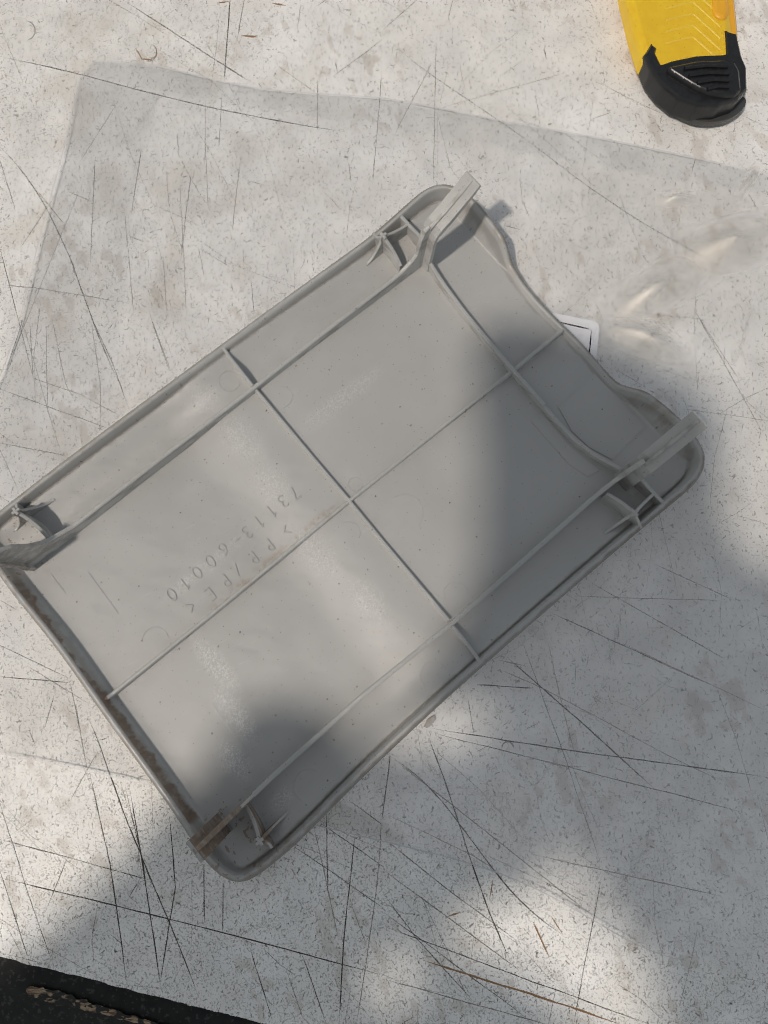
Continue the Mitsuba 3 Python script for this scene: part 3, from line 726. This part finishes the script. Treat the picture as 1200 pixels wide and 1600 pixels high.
def bracket(u0, v0, sgn, zt, foot_p, foot_m, join_wall):
    """Cross-shaped post: fins to +u, -u, to the long rib and to the rim."""
    parts = []
    def fin(pts, tz, t=1.0):
        q, z = densify(pts, tz, 0.7)
        zb = floor_z(q[:, 0], q[:, 1]) - 0.6
        parts.append(strip(q, np.maximum(z, zb + 0.3), zb, t, 0.2))
    k = 0.62
    def curve(p0, z0, p1, z1, bend=0.0, n=9, ex=1.9):
        s = np.linspace(0, 1, n)
        pts = np.outer(1 - s, p0) + np.outer(s, p1)
        d = np.array(p1, float) - np.array(p0, float)
        nrm = np.array([-d[1], d[0]])
        pts = pts + np.outer(np.sin(np.pi * s) * bend, nrm)
        return pts, z0 + (z1 - z0) * (1 - (1 - s) ** ex)
    fin(*curve((u0, v0), zt, (foot_m, v0 - sgn * 0.6), fz(foot_m, v0) + 0.2))
    fin(*curve((u0, v0), zt, (foot_p, v0 - sgn * 0.3), 11.5 if join_wall else fz(foot_p, v0) + 0.2))
    fin(*curve((u0, v0), zt, (u0 - 0.4 if join_wall else u0 + 1.6, sgn * 53.8), 9.6, 0.05 * sgn, ex=1.15), 1.2)
    fin(*curve((u0, v0), zt, (u0 + 0.2, sgn * 70.0), 10.2, 0.1))
    fin([(u0 - 1.4, v0), (u0 + 1.4, v0)], [zt + 0.25, zt + 0.25], 1.0)
    fin([(u0, v0 - 1.4), (u0, v0 + 1.4)], [zt + 0.28, zt + 0.28], 1.0)
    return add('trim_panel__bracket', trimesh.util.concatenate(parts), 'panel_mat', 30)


bracket(68.0, 64.3, 1, 15.6, 79.0, 59.5, True)
bracket(68.2, -64.3, -1, 15.6, 79.2, 59.0, True)
bracket(-87.2, 65.4, 1, 15.6, -77.2, -93.5, False)
labels[bracket(-88.6, -65.6, -1, 15.6, -78.4, -92.4, False)] = {'label': 'rusty cross-shaped bracket in the lower left corner'}
rib([(79.3, 55.5), (79.3, 62), (79.6, 69.3)], [12.4, 11.8, 11.4], 1.3, 'trim_panel__short_rib')
rib([(79.2, -57.2), (79.2, -62), (79.6, -69.0)], [12.4, 11.8, 11.4], 1.3, 'trim_panel__short_rib')

# faint raised lines left by the mould: circles, step outlines
def raised(lines, h=0.16, w=0.34, key='trim_panel__mould_line'):
    parts = []
    for pts in lines:
        q, _ = densify(pts, np.zeros(len(pts)), 0.8)
        z = floor_z(q[:, 0], q[:, 1])
        parts.append(strip(q, z + h, z - 0.3, w, 0.08))
    return add(key, trimesh.util.concatenate(parts), 'panel_mat', 30)


def circ(cu, cv, r, a0=0, a1=360):
    a = np.radians(np.linspace(a0, a1, 44))
    return np.column_stack([cu + r * np.cos(a), cv + r * np.sin(a)])


for c in (circ(5.0, 3.4, 2.4), circ(11.6, -15, 6.4, -80, 95), circ(-79.5, 5.3, 4.3, -30, 140), circ(7, -47, 4.0, -20, 170), circ(-15.9, -62.5, 4.4, -10, 190), circ(-5.6, 60, 3.6), circ(5.0, 44, 3.8, -120, 60), circ(-7.5, -8.2, 3.9, -60, 80), circ(-69, -63.5, 5.0, 20, 200)):
    raised([c], h=0.2, w=0.26)
raised([[(-93.5, 45.5), (-93.5, 36.8)], [(-83.5, 38.2), (-83.8, 20.5)]], 0.25, 0.4)
raised([[(-77.5, -23.5), (-77.7, -43.5), (-84.5, -43.3), (-84.5, -51)]], 0.14, 0.3)
# raised pads at the right end, on both sides of the end rib
pad = Polygon([(77.6, -20.6), (95.4, -19.6), (95.8, -45), (79.2, -46.5), (76.0, -38), (75.3, -30)])
pts = poly_resample(np.array(pad.exterior.coords)[:-1], 1.2)
def pad_mesh(pts, h):
    P = Polygon(pts); b = P.bounds
    gx, gy = np.meshgrid(np.arange(b[0], b[2], 1.2), np.arange(b[1], b[3], 1.2)); g = np.column_stack([gx.ravel(), gy.ravel()])
    g = g[shapely.contains_xy(P.buffer(-0.6), g[:, 0], g[:, 1])]
    n = len(pts); q = np.vstack([pts, g]); tri = Delaunay(q).simplices
    tri = tri[shapely.contains_xy(P, *q[tri].mean(1).T)]
    top = np.column_stack([q, floor_z(q[:, 0], q[:, 1]) + h]); bot = np.column_stack([pts, floor_z(pts[:, 0], pts[:, 1]) - 0.3])
    a = np.arange(n); b_ = np.roll(a, -1)
    f = np.vstack([tri, np.column_stack([a, b_, len(q) + a]), np.column_stack([b_, len(q) + b_, len(q) + a])])
    m = trimesh.Trimesh(W(np.vstack([top, bot])), f, process=False); m.fix_normals(); return m
add('trim_panel__raised_pad', pad_mesh(pts, 0.4), 'panel_mat', 25)
pts = poly_resample([(66.8, -18.0), (71.6, -18.2), (71.3, -33), (73.2, -46.5), (68.5, -45.5), (66.6, -38)], 1.2)
add('trim_panel__raised_pad', pad_mesh(pts, 0.35), 'panel_mat', 25)

# raised lettering, read from the other end of the panel
GL = {'0': [[(1.3 + 1.15 * math.cos(a), 2.2 + 2.1 * math.sin(a)) for a in np.linspace(0, 2 * math.pi, 20)]],
      '1': [[(0.5, 3.4), (1.4, 4.3), (1.4, 0)]],
      '3': [[(0.2, 3.7), (0.9, 4.3), (1.9, 4.1), (2.2, 3.3), (1.8, 2.5), (1.0, 2.3), (1.9, 2.1), (2.4, 1.2), (2.0, 0.3), (1.1, 0.0), (0.2, 0.5)]],
      '6': [[(2.2, 4.2), (1.0, 3.6), (0.3, 2.3), (0.2, 1.2), (0.7, 0.2), (1.5, 0.0), (2.3, 0.6), (2.3, 1.7), (1.6, 2.3), (0.8, 2.1), (0.25, 1.4)]],
      '7': [[(0.2, 4.3), (2.4, 4.3), (1.5, 2.4), (1.0, 0)]], '-': [[(0.2, 2.1), (2.0, 2.1)]],
      'P': [[(0.3, 0), (0.3, 4.3), (1.7, 4.2), (2.2, 3.4), (1.8, 2.4), (0.3, 2.2)]], '/': [[(0.3, 0), (2.0, 4.3)]], 'E': [[(2.2, 0), (0.3, 0), (0.3, 4.3), (2.2, 4.3)], [(0.3, 2.2), (1.8, 2.2)]],
      '>': [[(0.3, 3.8), (2.3, 2.2), (0.3, 0.6)]], '<': [[(2.3, 3.8), (0.3, 2.2), (2.3, 0.6)]]}


def zoomed(x, y):
    q = (on_plane(240 + x * 260 / 1200, 740 + y * 260 / 1200, 0.0042)[:2] - ORG) * 1000
    return q @ DU, q @ DV


def lettering(chars, key):
    parts = []
    for ch, x, y in chars:
        cu, cv = zoomed(x, y)
        for st in GL[ch]:
            pts = [(cu - (a - 1.25), cv - (b - 2.15)) for a, b in st]
            q, _ = densify(pts, np.zeros(len(pts)), 0.5)
            z = floor_z(q[:, 0], q[:, 1])
            parts.append(strip(q, z + 0.42, z - 0.3, 0.55, 0.15))
    return add(key, trimesh.util.concatenate(parts), 'panel_mat', 30)


labels[lettering([('7', 1020, 145), ('3', 935, 203), ('1', 850, 272), ('1', 758, 345), ('3', 668, 420), ('-', 600, 476), ('6', 500, 545), ('0', 405, 632), ('0', 308, 713), ('1', 220, 792), ('0', 125, 870)], 'trim_panel__lettering')] = {'label': 'raised part number 73113-60010'}
labels[lettering([('>', 955, 412), ('P', 828, 515), ('P', 712, 605), ('/', 595, 693), ('P', 510, 772), ('E', 402, 870), ('<', 262, 960)], 'trim_panel__lettering')] = {'label': 'raised material mark >PP/PE<'}
# chip of loose grey plastic stuck under the lower rim
chip = bench_xy([(662, 1136), (668, 1124), (679, 1117), (681, 1125), (675, 1133), (668, 1138)], 0.002)
add('plastic_chip', loft(poly_resample(chip, 0.001), [(0, 0.0010), (0.0001, 0.0012), (0.0003, 0.00125)]), 'panel_mat', 30)
labels['plastic_chip'] = {'label': 'small grey flake on the plastic bag at the lower rim of the panel', 'category': 'flake'}

# ------------------------------------------------------------------ utility knife
ZB = 0.011
low = bench_xy([(922, -350), (942, -180), (972, -20), (985, 45), (1000, 96), (1030, 118), (1100, 135), (1150, 115), (1150, 60), (1142, -20), (1114, -180), (1092, -350)], 0.006)
add('utility_knife__lower_shell', loft(poly_resample(low, 0.0025), [(0.0012, 0.0012), (0, 0.0025), (0, 0.0065), (0.0006, 0.0085), (0.0016, 0.0095)]), 'orange_mat', 40)
bodyp = bench_xy([(926, -350), (946, -180), (976, -10), (990, 48), (1004, 92), (1034, 122), (1100, 138), (1146, 120), (1146, 55), (1138, -10), (1110, -180), (1088, -350)], ZB)
add('utility_knife__body', loft(poly_resample(bodyp, 0.002), [(0, 0.004), (0, 0.009), (0.0004, 0.0104), (0.0013, 0.0113), (0.003, 0.0118)]), 'yellow_mat', 40)
for k, (oy) in enumerate((-34, -16, 2, 20, 38, 56)):
    ch = bench_xy([(1040, oy + 12), (1070, oy + 4), (1084, oy + 2), (1104, oy + 20), (1126, oy + 40)], 0.0118)
    q = ch * 1000
    q2, _ = densify(q, np.zeros(len(q)), 1.0)
    mm = strip(q2, 12.05, 11.4, 0.9, 0.3, world=False); mm.apply_scale(0.001)
    add('utility_knife__grip_ridge', mm, 'chevron_mat', 40)
sl = resample(bench_xy([(1112, -90), (1114, 5), (1120, 27), (1132, 30), (1139, 18), (1136, -10), (1122, -90)], 0.0125), 60)
add('utility_knife__slider', loft(sl, [(0, 0.011), (0, 0.0121), (0.0005, 0.0126), (0.0015, 0.0129)]), 'orange_mat', 50)
labels['utility_knife__slider'] = {'label': 'orange slider'}
capp = bench_xy([(1003, 92), (1014, 74), (1024, 82), (1022, 90), (1030, 107), (1046, 101), (1085, 93), (1130, 91), (1128, 54), (1148, 60), (1156, 96), (1163, 112), (1164, 146), (1150, 161), (1120, 171), (1087, 171), (1055, 160), (1032, 141), (1014, 118)], 0.010)
add('utility_knife__end_cap', loft(poly_resample(capp, 0.001), [(0.0004, 0.0030), (0, 0.0042), (0, 0.0108), (0.0003, 0.0119), (0.0009, 0.0126)]), 'black_plastic_mat', 40)
labels['utility_knife__end_cap'] = {'label': 'black ribbed end cap of the knife'}
dome = bench_xy([(1034, 108), (1048, 104), (1086, 96), (1132, 94), (1148, 98), (1156, 112), (1159, 143), (1150, 150), (1136, 152), (1120, 151), (1105, 148), (1091, 143), (1078, 136), (1065, 128), (1051, 119)], 0.0135)
add('utility_knife__thumb_pad', loft(poly_resample(np.array(Polygon(dome).buffer(-0.0016).buffer(0.0016, quad_segs=6).exterior.coords)[:-1], 0.0006), [(0, 0.0118), (0.0003, 0.0134), (0.0007, 0.0143), (0.0014, 0.0147)]), 'black_plastic_mat', 50)
for (xa, xb, y) in ((1070, 1138, 103), (1077, 1140, 114), (1090, 1140, 125), (1106, 1140, 135)):
    ch = bench_xy([(xa, y + 3), ((xa + xb) / 2, y - 1), (xb, y)], 0.0155) * 1000
    q2, _ = densify(ch, np.zeros(3), 1.0)
    mm = strip(q2, 15.9, 14.4, 1.2, 0.45, world=False); mm.apply_scale(0.001)
    add('utility_knife__pad_ridge', mm, 'black_plastic_mat', 40)
base = bench_xy([(1016, 122), (1029, 156), (1052, 182), (1086, 197), (1122, 197), (1150, 184), (1160, 166), (1120, 146), (1060, 126)], 0.0015)
add('utility_knife__base_rim', loft(resample(base, 120), [(0.0008, 0.0008), (0, 0.0018), (0, 0.0045)]), 'clear_edge_mat', 40)
labels['utility_knife'] = {'label': 'yellow utility knife with a black end cap lying at the top right edge', 'category': 'knife'}

# ------------------------------------------------------------------ unseen blocker sheet, added out of the frame to throw the soft shade
H = 0.36
SHADE = [(765, 508), (800, 504), (860, 512), (920, 526), (975, 538), (1035, 570), (1105, 615), (1132, 690), (1130, 765), (1140, 835), (1200, 885), (1400, 940), (1500, 1300), (1450, 1750), (900, 2100), (200, 1900), (-150, 1640), (20, 1492), (130, 1392), (200, 1322),
         (262, 1252), (330, 1190), (365, 1130), (385, 1102), (425, 1088), (475, 1086), (515, 1102), (545, 1130), (580, 1160), (630, 1172), (690, 1170), (740, 1165), (770, 1140), (740, 1105), (690, 1095), (660, 1080), (665, 1060), (700, 1012), (722, 960), (745, 900), (757, 845), (757, 780), (758, 715), (750, 650), (750, 590)]
HOLE1 = [(880, 1330), (905, 1355), (930, 1405), (962, 1445), (1000, 1500), (1020, 1560), (1022, 1640), (960, 1640), (890, 1590), (840, 1540), (770, 1500), (712, 1480), (706, 1462), (740, 1422), (800, 1402), (840, 1380), (858, 1345)]
HOLE2 = [(610, 1492), (640, 1515), (645, 1545), (615, 1572), (585, 1550), (582, 1515)]
lift = SUN[:2] / SUN[2] * H
sp = Polygon(resample(bench_xy(SHADE) + lift, 240)).buffer(0)
for hpx in (HOLE1, HOLE2):
    sp = sp.difference(Polygon(resample(bench_xy(hpx) + lift, 60)).buffer(0))
cl = trimesh.creation.extrude_polygon(sp, 0.003, engine='earcut'); cl.apply_translation((0, 0, H))
add('added_shade_blocker', cl, 'blocker_mat', False)
labels['added_shade_blocker'] = {'label': 'unseen sheet added above the frame, cut to throw the soft shade', 'category': 'cloth'}
